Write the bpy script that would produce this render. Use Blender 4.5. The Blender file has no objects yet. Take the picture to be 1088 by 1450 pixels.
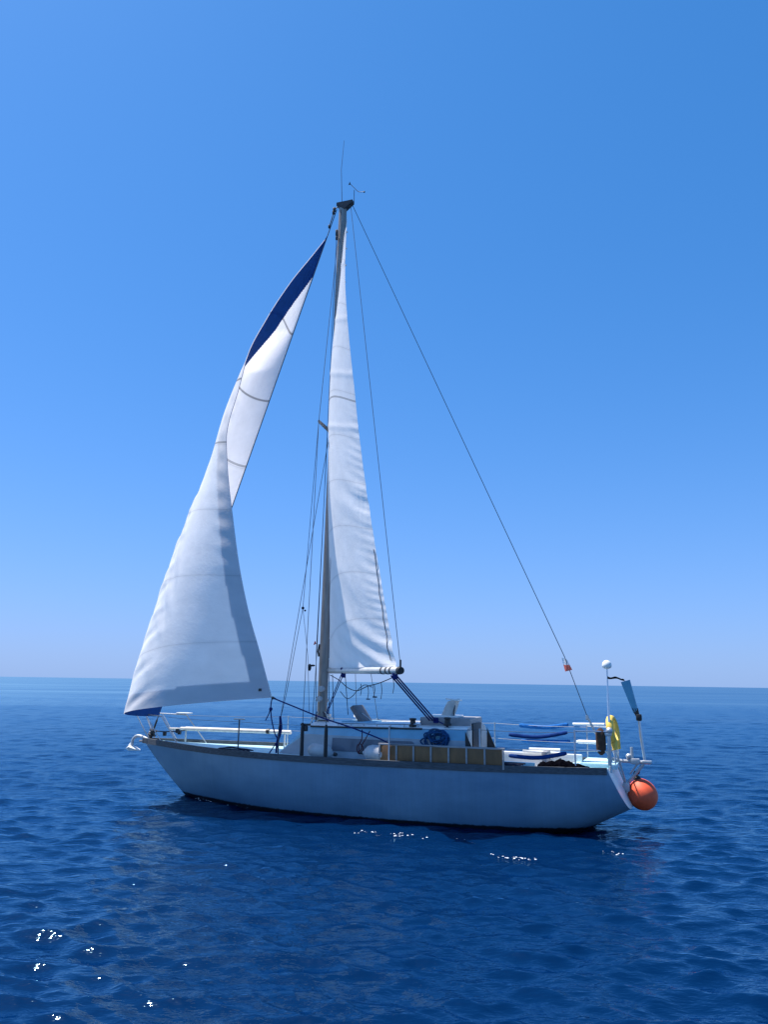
import bpy, bmesh, math, random
import numpy as np
from mathutils import Vector, Matrix

# ------------------------------------------------------------------ camera
random.seed(7); RNG = np.random.default_rng(11)
SC = bpy.context.scene; COL = SC.collection
F = 1087.0                                   # focal length in photo pixels (1088 x 1450)
PITCH = math.atan((966-725)/F); ROLL = math.radians(.84); CAMH = 2.4
FW = np.array([0, math.cos(PITCH), math.sin(PITCH)]); U0 = np.array([0, -math.sin(PITCH), math.cos(PITCH)])
RX = np.array([1.0, 0, 0])
CX = math.cos(ROLL)*RX+math.sin(ROLL)*U0; CU = math.cos(ROLL)*U0-math.sin(ROLL)*RX
CPOS = np.array([0, 0, CAMH])
cd = bpy.data.cameras.new('camera'); cam = bpy.data.objects.new('camera', cd); COL.objects.link(cam)
cd.sensor_fit = 'VERTICAL'; cd.sensor_height = 36; cd.lens = 36*F/1450; cd.clip_start = .1; cd.clip_end = 60000
cam.matrix_world = Matrix(((CX[0], CU[0], -FW[0], 0), (CX[1], CU[1], -FW[1], 0), (CX[2], CU[2], -FW[2], CAMH), (0, 0, 0, 1)))
SC.camera = cam

# ------------------------------------------------------------------ light
SUN_AZ = math.radians(-68); SUN_EL = math.radians(66)       # azimuth from +Y, negative = left
w = bpy.data.worlds.new('World'); SC.world = w; w.use_nodes = True
nt = w.node_tree; bg = nt.nodes['Background']
sky = nt.nodes.new('ShaderNodeTexSky'); sky.sky_type = 'NISHITA'; sky.sun_disc = False
sky.sun_elevation = SUN_EL; sky.sun_rotation = SUN_AZ
sky.altitude = 0; sky.air_density = .8; sky.dust_density = .6; sky.ozone_density = 4.0
sep = nt.nodes.new('ShaderNodeSeparateColor'); cmb = nt.nodes.new('ShaderNodeCombineColor'); nt.links.new(sky.outputs[0], sep.inputs[0])
for k, (g_, a_) in enumerate(((1.08, .640), (.653, 1.91), (.627, 3.50))):      # the camera's blue grading of the sky
    pw = nt.nodes.new('ShaderNodeMath'); pw.operation = 'POWER'; pw.inputs[1].default_value = g_
    ml = nt.nodes.new('ShaderNodeMath'); ml.operation = 'MULTIPLY'; ml.inputs[1].default_value = a_
    nt.links.new(sep.outputs[k], pw.inputs[0]); nt.links.new(pw.outputs[0], ml.inputs[0]); nt.links.new(ml.outputs[0], cmb.inputs[k])
wtc = nt.nodes.new('ShaderNodeTexCoord'); wsp = nt.nodes.new('ShaderNodeSeparateXYZ'); nt.links.new(wtc.outputs['Generated'], wsp.inputs[0])
def wm(op, a, b):                                   # pale sea haze low over the horizon, all the way round
    n = nt.nodes.new('ShaderNodeMath'); n.operation = op
    for k, x in enumerate((a, b)):
        if isinstance(x, (int, float)): n.inputs[k].default_value = x
        else: nt.links.new(x, n.inputs[k])
    return n.outputs[0]
el_ = wm('MAXIMUM', wsp.outputs[2], 0.0)
hz = wm('MULTIPLY', wm('EXPONENT', wm('MULTIPLY', el_, -7.5), 0), .78)
hm_ = nt.nodes.new('ShaderNodeMixRGB'); nt.links.new(hz, hm_.inputs[0]); nt.links.new(cmb.outputs[0], hm_.inputs[1]); hm_.inputs[2].default_value = (3.4, 4.95, 8.6, 1)
nt.links.new(hm_.outputs[0], bg.inputs[0])
bg.inputs[1].default_value = .0615
sl = bpy.data.lights.new('sun', 'SUN'); sl.energy = 5.0; sl.angle = math.radians(.53); sl.color = (1, .97, .92)
sun = bpy.data.objects.new('sun', sl); COL.objects.link(sun)
SDIR = Vector((math.sin(SUN_AZ)*math.cos(SUN_EL), math.cos(SUN_AZ)*math.cos(SUN_EL), math.sin(SUN_EL)))
sun.rotation_euler = SDIR.to_track_quat('Z', 'Y').to_euler(); sun.location = (-20, 20, 40)
SC.view_settings.view_transform = 'Standard'; SC.view_settings.look = 'None'
SC.view_settings.exposure = .72; SC.view_settings.gamma = 1

# ------------------------------------------------------------------ boat frame: x to the bow, y to port, z up
TH = math.radians(21)
BX = np.array([-math.cos(TH), math.sin(TH), 0]); BY = np.array([-math.sin(TH), -math.cos(TH), 0])
ORG = np.array([4.01, 14.14, 0.0])
MB = Matrix(((BX[0], BY[0], 0, ORG[0]), (BX[1], BY[1], 0, ORG[1]), (0, 0, 1, 0), (0, 0, 0, 1)))
def P(px, py, v=0.0):
    "boat coordinates of the point seen at photo pixel (px, py) on the fore-and-aft plane y = v"
    r = FW+(px-544)/F*CX-(py-725)/F*CU
    k = ((ORG-CPOS)@BY+v)/(r@BY); p = CPOS+k*r; q = p-ORG
    return np.array([q@BX, q@BY, p[2]])
def Q(p):
    "photo pixels of boat points (n, 3)"
    p = np.atleast_2d(p); d = ORG+p[:, :1]*BX+p[:, 1:2]*BY+p[:, 2:]*np.array([0, 0, 1.0])-CPOS
    z = d@FW
    return 544+F*(d@CX)/z, 725-F*(d@CU)/z

# ------------------------------------------------------------------ materials
def nodes(name):
    m = bpy.data.materials.new(name); m.use_nodes = True
    return m, m.node_tree, m.node_tree.nodes['Principled BSDF']
def ramp(t, fac, stops):
    r = t.nodes.new('ShaderNodeValToRGB'); t.links.new(fac, r.inputs[0]); e = r.color_ramp.elements
    while len(e) < len(stops): e.new(.5)
    for k, (p, c) in enumerate(stops):
        e[k].position = p; e[k].color = (*c, 1) if len(c) == 3 else c
    return r
def noise(t, scale, detail=4, rough=.55, vec=None, stretch=None):
    n = t.nodes.new('ShaderNodeTexNoise'); n.inputs['Scale'].default_value = scale
    n.inputs['Detail'].default_value = detail; n.inputs['Roughness'].default_value = rough
    if vec is None:
        tc = t.nodes.new('ShaderNodeTexCoord'); vec = tc.outputs['Object']
    if stretch:
        mp = t.nodes.new('ShaderNodeMapping'); mp.inputs['Scale'].default_value = stretch
        t.links.new(vec, mp.inputs[0]); vec = mp.outputs[0]
    t.links.new(vec, n.inputs['Vector']); return n
def paint(name, c, rough=.5, metal=0, var=.18, scale=6, bump=.0, stretch=None, coat=0):
    m, t, b = nodes(name)
    if rough >= .74: b.inputs['Specular IOR Level'].default_value = .12
    n = noise(t, scale, 5, .6, stretch=stretch)
    lo = tuple(max(0, x*(1-var)) for x in c); hi = tuple(min(1, x*(1+var*.6)) for x in c)
    r = ramp(t, n.outputs[0], [(.3, lo), (.7, hi)]); t.links.new(r.outputs[0], b.inputs['Base Color'])
    b.inputs['Roughness'].default_value = rough; b.inputs['Metallic'].default_value = metal
    if coat: b.inputs['Coat Weight'].default_value = coat
    if bump:
        bp = t.nodes.new('ShaderNodeBump'); bp.inputs['Strength'].default_value = bump; bp.inputs['Distance'].default_value = .01
        t.links.new(n.outputs[0], bp.inputs['Height']); t.links.new(bp.outputs[0], b.inputs['Normal'])
    return m
M = {}
M['steel'] = paint('stainless_steel', (.62, .63, .65), .28, .9, .1, 20)
M['galv'] = paint('galvanised_steel', (.5, .51, .52), .5, .6, .2, 25)
M['alu'] = paint('mast_aluminium', (.33, .285, .25), .45, .45, .25, 5, stretch=(4, 4, .6))
M['boom'] = paint('boom_aluminium', (.6, .59, .57), .4, .5, .12, 8)
M['wire'] = paint('rigging_wire', (.10, .11, .13), .45, .5, .1, 30)
M['black'] = paint('black_plastic', (.012, .012, .014), .5, 0, .3, 20)
M['dark'] = paint('dark_fitting', (.03, .028, .03), .5, 0, .3, 20)
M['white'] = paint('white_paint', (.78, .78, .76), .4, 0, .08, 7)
M['cream'] = paint('weathered_white', (.55, .53, .50), .55, 0, .2, 9, .1)
M['deck'] = paint('deck_paint', (.42, .64, .70), .6, 0, .12, 5, .15)
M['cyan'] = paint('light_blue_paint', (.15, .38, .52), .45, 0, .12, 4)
M['vane'] = paint('blue_tinted_sheet', (.08, .29, .43), .3, 0, .1, 4)
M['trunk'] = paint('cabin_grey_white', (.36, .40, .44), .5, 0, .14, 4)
M['glass'] = paint('tinted_window', (.13, .145, .18), .2, 0, .15, 3)
M['rail'] = paint('weathered_rail', (.085, .092, .105), .78, 0, .35, 9, .3, stretch=(.6, 6, 6))
M['ply'] = paint('brown_plywood', (.20, .095, .035), .6, 0, .3, 5, .1, stretch=(1.5, 3, .5))
M['blueline'] = paint('blue_rope', (.012, .022, .13), .8, 0, .4, 60)
M['foam'] = paint('blue_foam', (.006, .04, .17), .75, 0, .3, 14)
M['foamlight'] = paint('bright_blue_foam', (.01, .12, .38), .75, 0, .3, 14)
def cloth(name, c, k):
    m = paint(name, c, .85, 0, .08, 9); t = m.node_tree; x = t.nodes.new('ShaderNodeBsdfTranslucent'); x.inputs[0].default_value = (*c, 1)
    q = t.nodes.new('ShaderNodeMixShader'); q.inputs[0].default_value = k
    t.links.new(t.nodes['Principled BSDF'].outputs[0], q.inputs[1]); t.links.new(x.outputs[0], q.inputs[2]); t.links.new(q.outputs[0], t.nodes['Material Output'].inputs[0]); return m
M['flagwhite'] = cloth('white_flag_cloth', (.85, .85, .85), .5); M['flagred'] = cloth('red_flag_cloth', (.85, .20, .14), .5)
M['navy'] = paint('navy_sailcloth', (.005, .035, .17), .85, 0, .25, 5, .15)
_t = M['navy'].node_tree; _x = _t.nodes.new('ShaderNodeBsdfTranslucent'); _x.inputs[0].default_value = (.03, .17, .60, 1); _m = _t.nodes.new('ShaderNodeMixShader'); _m.inputs[0].default_value = .13
_t.links.new(_t.nodes['Principled BSDF'].outputs[0], _m.inputs[1]); _t.links.new(_x.outputs[0], _m.inputs[2]); _t.links.new(_m.outputs[0], _t.nodes['Material Output'].inputs[0])
M['orange'] = paint('orange_vinyl', (.80, .10, .03), .6, 0, .16, 6, .05)
M['yellow'] = paint('yellow_vinyl', (.85, .55, .09), .6, 0, .15, 8, .1)
M['brown'] = paint('dark_brown_canvas', (.085, .048, .033), .85, 0, .35, 18, .2)
M['tarp'] = paint('black_canvas', (.003, .003, .005), .9, 0, .4, 14)
M['tarp'].node_tree.nodes['Principled BSDF'].inputs['Specular IOR Level'].default_value = 0
M['fender'] = paint('grey_white_vinyl', (.46, .46, .47), .5, 0, .18, 7, .08)
M['grey'] = paint('grey_plastic', (.28, .27, .28), .55, 0, .15, 8)
M['hatch'] = paint('weathered_hatch', (.15, .135, .14), .6, 0, .2, 8)
M['red'] = paint('red_cloth', (.72, .06, .04), .8, 0, .15, 9)
M['darkred'] = paint('dark_red_cord', (.09, .02, .03), .85, 0, .4, 40)
M['ropewhite'] = paint('white_rope', (.6, .6, .58), .8, 0, .2, 50)
M['foam_glint'] = paint('white_foam_glint', (.8, .82, .84), .6, 0, .1, 30)
M['coil'] = paint('faded_blue_rope', (.02, .08, .20), .85, 0, .5, 40)
M['rope'] = paint('dark_rope', (.03, .035, .06), .85, 0, .4, 50)

def hull_material():
    m, t, b = nodes('hull_paint')
    n = noise(t, 1.1, 5, .6, stretch=(1, 1, 2.2)); s = noise(t, 3, 4, .7, stretch=(5, 1, .22)); f = noise(t, 14, 3, .6)
    r = ramp(t, n.outputs[0], [(.3, (.085, .18, .285)), (.72, (.125, .24, .36))])
    r2 = ramp(t, s.outputs[0], [(.40, (.93, .92, .90)), (.64, (1, 1, 1))])
    mx = t.nodes.new('ShaderNodeMixRGB'); mx.blend_type = 'MULTIPLY'; mx.inputs[0].default_value = .8
    t.links.new(r.outputs[0], mx.inputs[1]); t.links.new(r2.outputs[0], mx.inputs[2])
    tc = t.nodes.new('ShaderNodeTexCoord'); sp = t.nodes.new('ShaderNodeSeparateXYZ'); t.links.new(tc.outputs['Object'], sp.inputs[0])
    ad = t.nodes.new('ShaderNodeMath'); ad.operation = 'MULTIPLY_ADD'; ad.inputs[1].default_value = .05; ad.inputs[2].default_value = -.025
    t.links.new(f.outputs[0], ad.inputs[0])
    zz = t.nodes.new('ShaderNodeMath'); zz.operation = 'ADD'; t.links.new(sp.outputs[2], zz.inputs[0]); t.links.new(ad.outputs[0], zz.inputs[1])
    mr = t.nodes.new('ShaderNodeMapRange'); mr.inputs[1].default_value = .055; mr.inputs[2].default_value = .075
    t.links.new(zz.outputs[0], mr.inputs[0])
    m2 = t.nodes.new('ShaderNodeMixRGB'); t.links.new(mr.outputs[0], m2.inputs[0])
    m2.inputs[1].default_value = (.006, .008, .012, 1); t.links.new(mx.outputs[0], m2.inputs[2])
    t.links.new(m2.outputs[0], b.inputs['Base Color'])
    rr = ramp(t, n.outputs[0], [(.3, (.34,)*3), (.7, (.5,)*3)]); t.links.new(rr.outputs[0], b.inputs['Roughness'])
    bp = t.nodes.new('ShaderNodeBump'); bp.inputs['Strength'].default_value = .12; bp.inputs['Distance'].default_value = .02
    t.links.new(n.outputs[0], bp.inputs['Height']); t.links.new(bp.outputs[0], b.inputs['Normal'])
    return m
M['hull'] = hull_material()

def sail_material(name, seams, rise, marks=(), tone=(.95, .915, .905), trans=.42):
    m = bpy.data.materials.new(name); m.use_nodes = True; t = m.node_tree; t.nodes.clear()
    out = t.nodes.new('ShaderNodeOutputMaterial')
    uv = t.nodes.new('ShaderNodeUVMap'); uv.uv_map = 'UVMap'
    sp = t.nodes.new('ShaderNodeSeparateXYZ'); t.links.new(uv.outputs[0], sp.inputs[0])
    def mth(op, a, b=None):
        n = t.nodes.new('ShaderNodeMath'); n.operation = op
        for k, x in enumerate((a, b)):
            if x is None: continue
            if isinstance(x, (int, float)): n.inputs[k].default_value = x
            else: t.links.new(x, n.inputs[k])
        return n.outputs[0]
    # seams run a little uphill from the leech: t + .05*sin(pi s)
    bow_ = mth('MULTIPLY', mth('SINE', mth('MULTIPLY', sp.outputs[0], math.pi)), -.018)
    tt = mth('ADD', sp.outputs[1], bow_)
    tt = mth('SUBTRACT', tt, mth('MULTIPLY', sp.outputs[0], rise))
    fr = mth('FRACT', mth('MULTIPLY', tt, seams))
    line = mth('LESS_THAN', mth('ABSOLUTE', mth('SUBTRACT', fr, .5)), .008*seams/7)
    stitch = mth('LESS_THAN', mth('ABSOLUTE', mth('SUBTRACT', fr, .5)), .03*seams/7)
    strong = None
    for c in marks:
        q = mth('LESS_THAN', mth('ABSOLUTE', mth('SUBTRACT', tt, c)), .0022); strong = q if strong is None else mth('ADD', strong, q)
    shade = mth('SUBTRACT', 1.0, mth('ADD', mth('MULTIPLY', line, .13), mth('MULTIPLY', stitch, .04)))
    if strong is not None: shade = mth('SUBTRACT', shade, mth('MULTIPLY', strong, .45))
    n1 = noise(t, 9, 5, .6, uv.outputs[0], (1.0, 3.0, 1)); n2 = noise(t, 60, 4, .6, uv.outputs[0], (1, 3, 1))
    r = ramp(t, n1.outputs[0], [(.3, tuple(x*.90 for x in tone)), (.7, tone)])
    mx = t.nodes.new('ShaderNodeMixRGB'); mx.blend_type = 'MULTIPLY'; mx.inputs[0].default_value = 1
    t.links.new(r.outputs[0], mx.inputs[1]); t.links.new(shade, mx.inputs[2])
    bp = t.nodes.new('ShaderNodeBump'); bp.inputs['Strength'].default_value = .35; bp.inputs['Distance'].default_value = .025
    hh = mth('ADD', mth('MULTIPLY', n1.outputs[0], .9), mth('MULTIPLY', n2.outputs[0], .3))
    t.links.new(hh, bp.inputs['Height'])
    d = t.nodes.new('ShaderNodeBsdfDiffuse'); tr = t.nodes.new('ShaderNodeBsdfTranslucent'); mix = t.nodes.new('ShaderNodeMixShader')
    mix.inputs[0].default_value = trans
    tw = t.nodes.new('ShaderNodeMixRGB'); tw.blend_type = 'MULTIPLY'; tw.inputs[0].default_value = 1; tw.inputs[2].default_value = (1, .955, .93, 1)
    t.links.new(mx.outputs[0], tw.inputs[1])
    t.links.new(mx.outputs[0], d.inputs[0]); t.links.new(tw.outputs[0], tr.inputs[0])
    t.links.new(bp.outputs[0], d.inputs['Normal']); t.links.new(bp.outputs[0], tr.inputs['Normal'])
    t.links.new(d.outputs[0], mix.inputs[1]); t.links.new(tr.outputs[0], mix.inputs[2]); t.links.new(mix.outputs[0], out.inputs[0])
    return m
M['jib'] = sail_material('jib_sailcloth', 7.0, .05, (.505, .643, .786))
M['main'] = sail_material('main_sailcloth', 10.0, .055, (.535,))

def water_material():
    m = bpy.data.materials.new('sea_water'); m.use_nodes = True; t = m.node_tree; t.nodes.clear()
    out = t.nodes.new('ShaderNodeOutputMaterial')
    body = t.nodes.new('ShaderNodeBsdfDiffuse'); body.inputs[0].default_value = (.0001, .0105, .044, 1)
    gl = t.nodes.new('ShaderNodeBsdfGlossy'); gl.inputs['Color'].default_value = (.50, .83, 1, 1)
    fr = t.nodes.new('ShaderNodeFresnel'); fr.inputs[0].default_value = 1.48; mix = t.nodes.new('ShaderNodeMixShader')
    at_ = t.nodes.new('ShaderNodeAttribute'); at_.attribute_name = 'fine'; sx = t.nodes.new('ShaderNodeSeparateXYZ'); t.links.new(at_.outputs['Vector'], sx.inputs[0])
    tc = t.nodes.new('ShaderNodeTexCoord')
    n1 = noise(t, 3.2, 4, .62, tc.outputs['Object'], (.5, 1.3, 1)); n2 = noise(t, 9, 3, .6, tc.outputs['Object'], (.6, 1.2, 1))
    n3 = noise(t, .035, 3, .5, tc.outputs['Object'], (.35, 1.4, 1))
    a = t.nodes.new('ShaderNodeMath'); a.operation = 'MULTIPLY_ADD'; a.inputs[1].default_value = .28
    t.links.new(n2.outputs[0], a.inputs[0]); t.links.new(n1.outputs[0], a.inputs[2])
    st = ramp(t, n3.outputs[0], [(.35, (.45,)*3), (.65, (1,)*3)])
    bp = t.nodes.new('ShaderNodeBump'); bp.inputs['Distance'].default_value = .055
    bs_ = t.nodes.new('ShaderNodeMath'); bs_.operation = 'MULTIPLY'; t.links.new(st.outputs[0], bs_.inputs[0]); t.links.new(sx.outputs[1], bs_.inputs[1])
    t.links.new(bs_.outputs[0], bp.inputs['Strength']); t.links.new(a.outputs[0], bp.inputs['Height'])
    st2 = ramp(t, n3.outputs[0], [(.35, (.72,)*3), (.65, (1,)*3)])
    ro = t.nodes.new('ShaderNodeMath'); ro.operation = 'MULTIPLY'; t.links.new(sx.outputs[0], ro.inputs[0]); t.links.new(st2.outputs[0], ro.inputs[1])
    t.links.new(ro.outputs[0], gl.inputs['Roughness'])
    for n_ in (gl, fr): t.links.new(bp.outputs[0], n_.inputs['Normal'])
    d2 = t.nodes.new('ShaderNodeMath'); d2.operation = 'SMOOTH_MIN'; d2.inputs[1].default_value = .50; d2.inputs[2].default_value = .12; t.links.new(fr.outputs[0], d2.inputs[0])   # waves hide part of the grazing mirror
    t.links.new(d2.outputs[0], mix.inputs[0]); t.links.new(body.outputs[0], mix.inputs[1]); t.links.new(gl.outputs[0], mix.inputs[2]); t.links.new(mix.outputs[0], out.inputs[0])
    return m
M['water'] = water_material()

# ------------------------------------------------------------------ mesh collector
class Mesh:
    def __init__(s): s.v = []; s.f = []
    def add(s, vs, fs):
        o = len(s.v); s.v += [tuple(map(float, p)) for p in vs]; s.f += [tuple(i+o for i in f) for f in fs]; return s
    def tube(s, pts, r, n=8, cap=True, flat=1.0):
        pts = [Vector(p) for p in pts]; m = len(pts)
        rs = list(r) if hasattr(r, '__len__') else [r]*m
        tg = [(pts[min(i+1, m-1)]-pts[max(i-1, 0)]).normalized() for i in range(m)]
        a = Vector((0, 0, 1)) if abs(tg[0].z) < .9 else Vector((1, 0, 0))
        x = tg[0].cross(a).normalized(); vs = []; fs = []
        for i in range(m):
            x = (x-tg[i]*x.dot(tg[i])).normalized(); y = tg[i].cross(x)
            for k in range(n):
                c = 2*math.pi*k/n; vs.append(pts[i]+x*(rs[i]*math.cos(c)*flat)+y*(rs[i]*math.sin(c)))
        for i in range(m-1):
            for k in range(n):
                fs.append((i*n+k, i*n+(k+1) % n, (i+1)*n+(k+1) % n, (i+1)*n+k))
        if cap: fs += [tuple(range(n-1, -1, -1)), tuple(range((m-1)*n, m*n))]
        return s.add(vs, fs)
    def box(s, c, d, M3=None, bev=0):
        bm = bmesh.new(); bmesh.ops.create_cube(bm, size=1)
        for v in bm.verts: v.co = Vector((v.co.x*d[0], v.co.y*d[1], v.co.z*d[2]))
        if bev: bmesh.ops.bevel(bm, geom=bm.edges[:], offset=bev, segments=2, affect='EDGES', profile=.6)
        R = M3 or Matrix.Identity(3); bm.verts.index_update()
        s.add([R @ v.co+Vector(c) for v in bm.verts], [[v.index for v in f.verts] for f in bm.faces]); bm.free(); return s
    def lathe(s, c, prof, n=24, M3=None):
        R = M3 or Matrix.Identity(3); vs = []; fs = []
        for r, z in prof:
            for k in range(n):
                a = 2*math.pi*k/n; vs.append(R @ Vector((r*math.cos(a), r*math.sin(a), z))+Vector(c))
        for i in range(len(prof)-1):
            for k in range(n): fs.append((i*n+k, i*n+(k+1) % n, (i+1)*n+(k+1) % n, (i+1)*n+k))
        fs += [tuple(range(n-1, -1, -1)), tuple(range((len(prof)-1)*n, len(prof)*n))]
        return s.add(vs, fs)
    def ball(s, c, r, n=12):
        r3 = (r, r, r) if not hasattr(r, '__len__') else r
        bm = bmesh.new(); bmesh.ops.create_uvsphere(bm, u_segments=n*2, v_segments=n, radius=1); bm.verts.index_update()
        s.add([Vector((v.co.x*r3[0], v.co.y*r3[1], v.co.z*r3[2]))+Vector(c) for v in bm.verts], [[v.index for v in f.verts] for f in bm.faces]); bm.free(); return s
    def grid(s, A):
        a, b = A.shape[:2]
        return s.add(A.reshape(-1, 3), [(i*b+j, i*b+j+1, (i+1)*b+j+1, (i+1)*b+j) for i in range(a-1) for j in range(b-1)])
    def build(s, name, mat, parent=None, origin=None, smooth=True, sharp=35):
        me = bpy.data.meshes.new(name)
        o = np.array(origin, float) if origin is not None else np.zeros(3)
        me.from_pydata([tuple(np.array(p)-o) for p in s.v], [], s.f); me.update()
        bm = bmesh.new(); bm.from_mesh(me); bmesh.ops.recalc_face_normals(bm, faces=bm.faces[:]); bm.to_mesh(me); bm.free()
        if smooth:
            me.polygons.foreach_set('use_smooth', [True]*len(me.polygons)); me.set_sharp_from_angle(angle=math.radians(sharp))
        me.materials.append(M[mat]); ob = bpy.data.objects.new(name, me); COL.objects.link(ob)
        if parent is not None: ob.parent = parent
        else: ob.matrix_world = MB @ Matrix.Translation(Vector(o))
        return ob
def tag(o, label, cat, group=None):
    o['label'] = label; o['category'] = cat
    if group: o['group'] = group
    return o
def empty(name, at, label, cat, group=None):
    o = bpy.data.objects.new(name, None); COL.objects.link(o); o.empty_display_size = .2
    o.matrix_world = MB @ Matrix.Translation(Vector(at)); return tag(o, label, cat, group)
def sag(a, b, d, n=10):
    a = np.array(a, float); b = np.array(b, float)
    return [a+(b-a)*k/n-np.array([0, 0, d*4*(k/n)*(1-k/n)]) for k in range(n+1)]
def smooth_path(pts, k=6):
    pts = [np.array(p, float) for p in pts]; out = []
    for i in range(len(pts)-1):
        p0 = pts[max(i-1, 0)]; p1 = pts[i]; p2 = pts[i+1]; p3 = pts[min(i+2, len(pts)-1)]
        for j in range(k):
            t = j/k
            out.append(.5*((2*p1)+(-p0+p2)*t+(2*p0-5*p1+4*p2-p3)*t*t+(-p0+3*p1-3*p2+p3)*t**3))
    return out+[pts[-1]]

# ------------------------------------------------------------------ sea: one wave-shaped sheet to the horizon
def build_sea():
    rr = [1.2]
    while rr[-1] < 32000:
        r = rr[-1]; rr.append(r+max(.03, min(r*.006, .06+r*.003) if r < 120 else r*.02))
    rr = np.array(rr)
    az = np.concatenate([np.linspace(-180, -48, 100, endpoint=False), np.linspace(-48, 48, 900, endpoint=False), np.linspace(48, 180, 100, endpoint=False)])
    A, Rr = np.meshgrid(np.radians(az), rr); X = Rr*np.sin(A); Y = Rr*np.cos(A)
    dr = np.gradient(rr)[:, None]*np.ones_like(X)
    dz = np.zeros_like(X); dx = np.zeros_like(X); dy = np.zeros_like(X)
    rng = np.random.default_rng(5); wind = math.radians(-98)
    N = 280; var = np.full(len(rr), .0007)
    lam = np.exp(rng.uniform(math.log(.12), math.log(2.4), N)); ang = wind+rng.normal(0, .55, N); ph = rng.uniform(0, 6.283, N)
    for l, a, p in zip(lam, ang, ph):
        k = 6.2832/l
        amp = .0047*(l if l < .36 else .36*(l/.36)**.02)*rng.uniform(.6, 1.4)
        rows = np.where(dr[:, 0]*2.1 < l)[0]; fd = np.clip((l/(dr[:, 0]*2.1)-1)/1.2, 0, 1)
        var += .5*(amp*6.2832/l)**2*(1-fd**2)
        if len(rows) == 0: continue
        e = rows[-1]+1
        fade = np.clip((l/(dr[:e]*2.1)-1)/1.2, 0, 1)
        x, y = X[:e], Y[:e]; c, s = math.cos(a), math.sin(a)
        th = k*(x*c+y*s)+p; sn = np.sin(th); cs = np.cos(th)
        dz[:e] += amp*fade*cs; dx[:e] -= 1.0*amp*fade*c*sn; dy[:e] -= 1.0*amp*fade*s*sn
    # gentle patches of calmer and rougher water
    V = np.stack([X+dx, Y+dy, dz], -1).reshape(-1, 3)
    a, b = X.shape
    i = np.arange(a-1)[:, None]*b; j = np.arange(b)[None, :]; j2 = (j+1) % b
    Fc = np.stack([i+j, i+j2, i+b+j2, i+b+j], -1).reshape(-1, 4)
    me = bpy.data.meshes.new('water')
    me.vertices.add(len(V)); me.vertices.foreach_set('co', V.ravel())
    me.loops.add(Fc.size); me.loops.foreach_set('vertex_index', Fc.ravel().astype(np.int32))
    me.polygons.add(len(Fc)); me.polygons.foreach_set('loop_start', np.arange(0, Fc.size, 4, dtype=np.int32))
    me.update(calc_edges=True); me.validate()
    # the part of the chop too small for the mesh at each distance becomes surface roughness
    va = np.minimum(var, .005)*np.clip((rr-18)/90, 0, 1)+.00001; rgh = np.sqrt(np.sqrt(2*va)); fine = np.clip(1-(rr-30)/150, .35, 1)
    at = me.attributes.new('fine', 'FLOAT_VECTOR', 'POINT'); D = np.zeros((a, b, 3)); D[..., 0] = np.maximum(rgh, .045)[:, None]; D[..., 1] = fine[:, None]
    at.data.foreach_set('vector', D.ravel())
    me.polygons.foreach_set('use_smooth', [True]*len(me.polygons))
    me.materials.append(M['water']); o = bpy.data.objects.new('water', me); COL.objects.link(o); o['kind'] = 'structure'
    o['label'] = 'deep blue rippled open sea reaching to the horizon'
    return o
build_sea()

# ------------------------------------------------------------------ the boat
BOAT = empty('sailboat', (4.6, 0, 0), 'old grey sailing yacht under white jib and mainsail on the open sea', 'sailboat')
INV = Matrix.Translation(Vector((-4.6, 0, 0)))
def part(mesh, name, mat, parent=BOAT, **kw):
    o = mesh.build(name, mat, parent, **kw)
    if parent is BOAT: o.matrix_parent_inverse = INV
    return o
def ip(x, xs, ys): return float(np.interp(x, xs, ys))
def cubic(x, xs, ys):
    "smooth monotone-ish interpolation"
    xs = np.array(xs, float); ys = np.array(ys, float); h = np.diff(xs); d = np.diff(ys)/h
    m = np.zeros_like(ys); m[1:-1] = np.where(d[:-1]*d[1:] > 0, 2*d[:-1]*d[1:]/(d[:-1]+d[1:]+1e-12), 0); m[0] = d[0]; m[-1] = d[-1]
    i = int(np.clip(np.searchsorted(xs, x)-1, 0, len(h)-1)); t = (x-xs[i])/h[i]
    return float((2*t**3-3*t*t+1)*ys[i]+(t**3-2*t*t+t)*h[i]*m[i]+(-2*t**3+3*t*t)*ys[i+1]+(t**3-t*t)*h[i]*m[i+1])
def beam(u): return cubic(u, [-.1, 1, 2.5, 4.2, 5.6, 7.0, 8.2, 9.2, 9.9], [.86, 1.12, 1.34, 1.42, 1.36, 1.10, .74, .34, .03])
def sheer(u): return cubic(u, [-.1, 2, 4.5, 7, 9.9], [1.04, 1.03, 1.03, 1.04, 1.10])
NS, NT = 70, 26
US = -.06+9.96*np.linspace(0, 1, NS)
def keel_pt(s):
    return np.array([cubic(s, [0, .05, .12, .9, 1], [-.38, .15, .75, 8.2, 8.62]), 0, cubic(s, [0, .05, .12, .3, .6, .9, 1], [.36, .10, -.14, -.48, -.55, -.30, -.10])])
def hull_grid():
    G = np.zeros((NS, 2*NT-1, 3))
    for i in range(NS):
        s = i/(NS-1); u = US[i]; b = beam(u); zs = sheer(u); k = keel_pt(s)
        p = cubic(s, [0, .25, .6, .85, 1], [.62, .60, .72, 1.25, 1.9])
        for j in range(NT):
            a = j/(NT-1)*math.pi/2
            v = b*math.cos(a)**p if j < NT-1 else 0; z = zs+(k[2]-zs)*math.sin(a)**(p*.9+.25)
            tt = (zs-z)/max(1e-6, zs-k[2]); uu = u+(k[0]-u)*tt**(1.0 if s < .5 else 1.15 - .0*s)
            G[i, j] = (uu, v, z); G[i, 2*NT-2-j] = (uu, -v, z)
    return G
HG = hull_grid()
hm = Mesh().grid(HG)
hull = part(hm, 'hull', 'hull', sharp=60)
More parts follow.
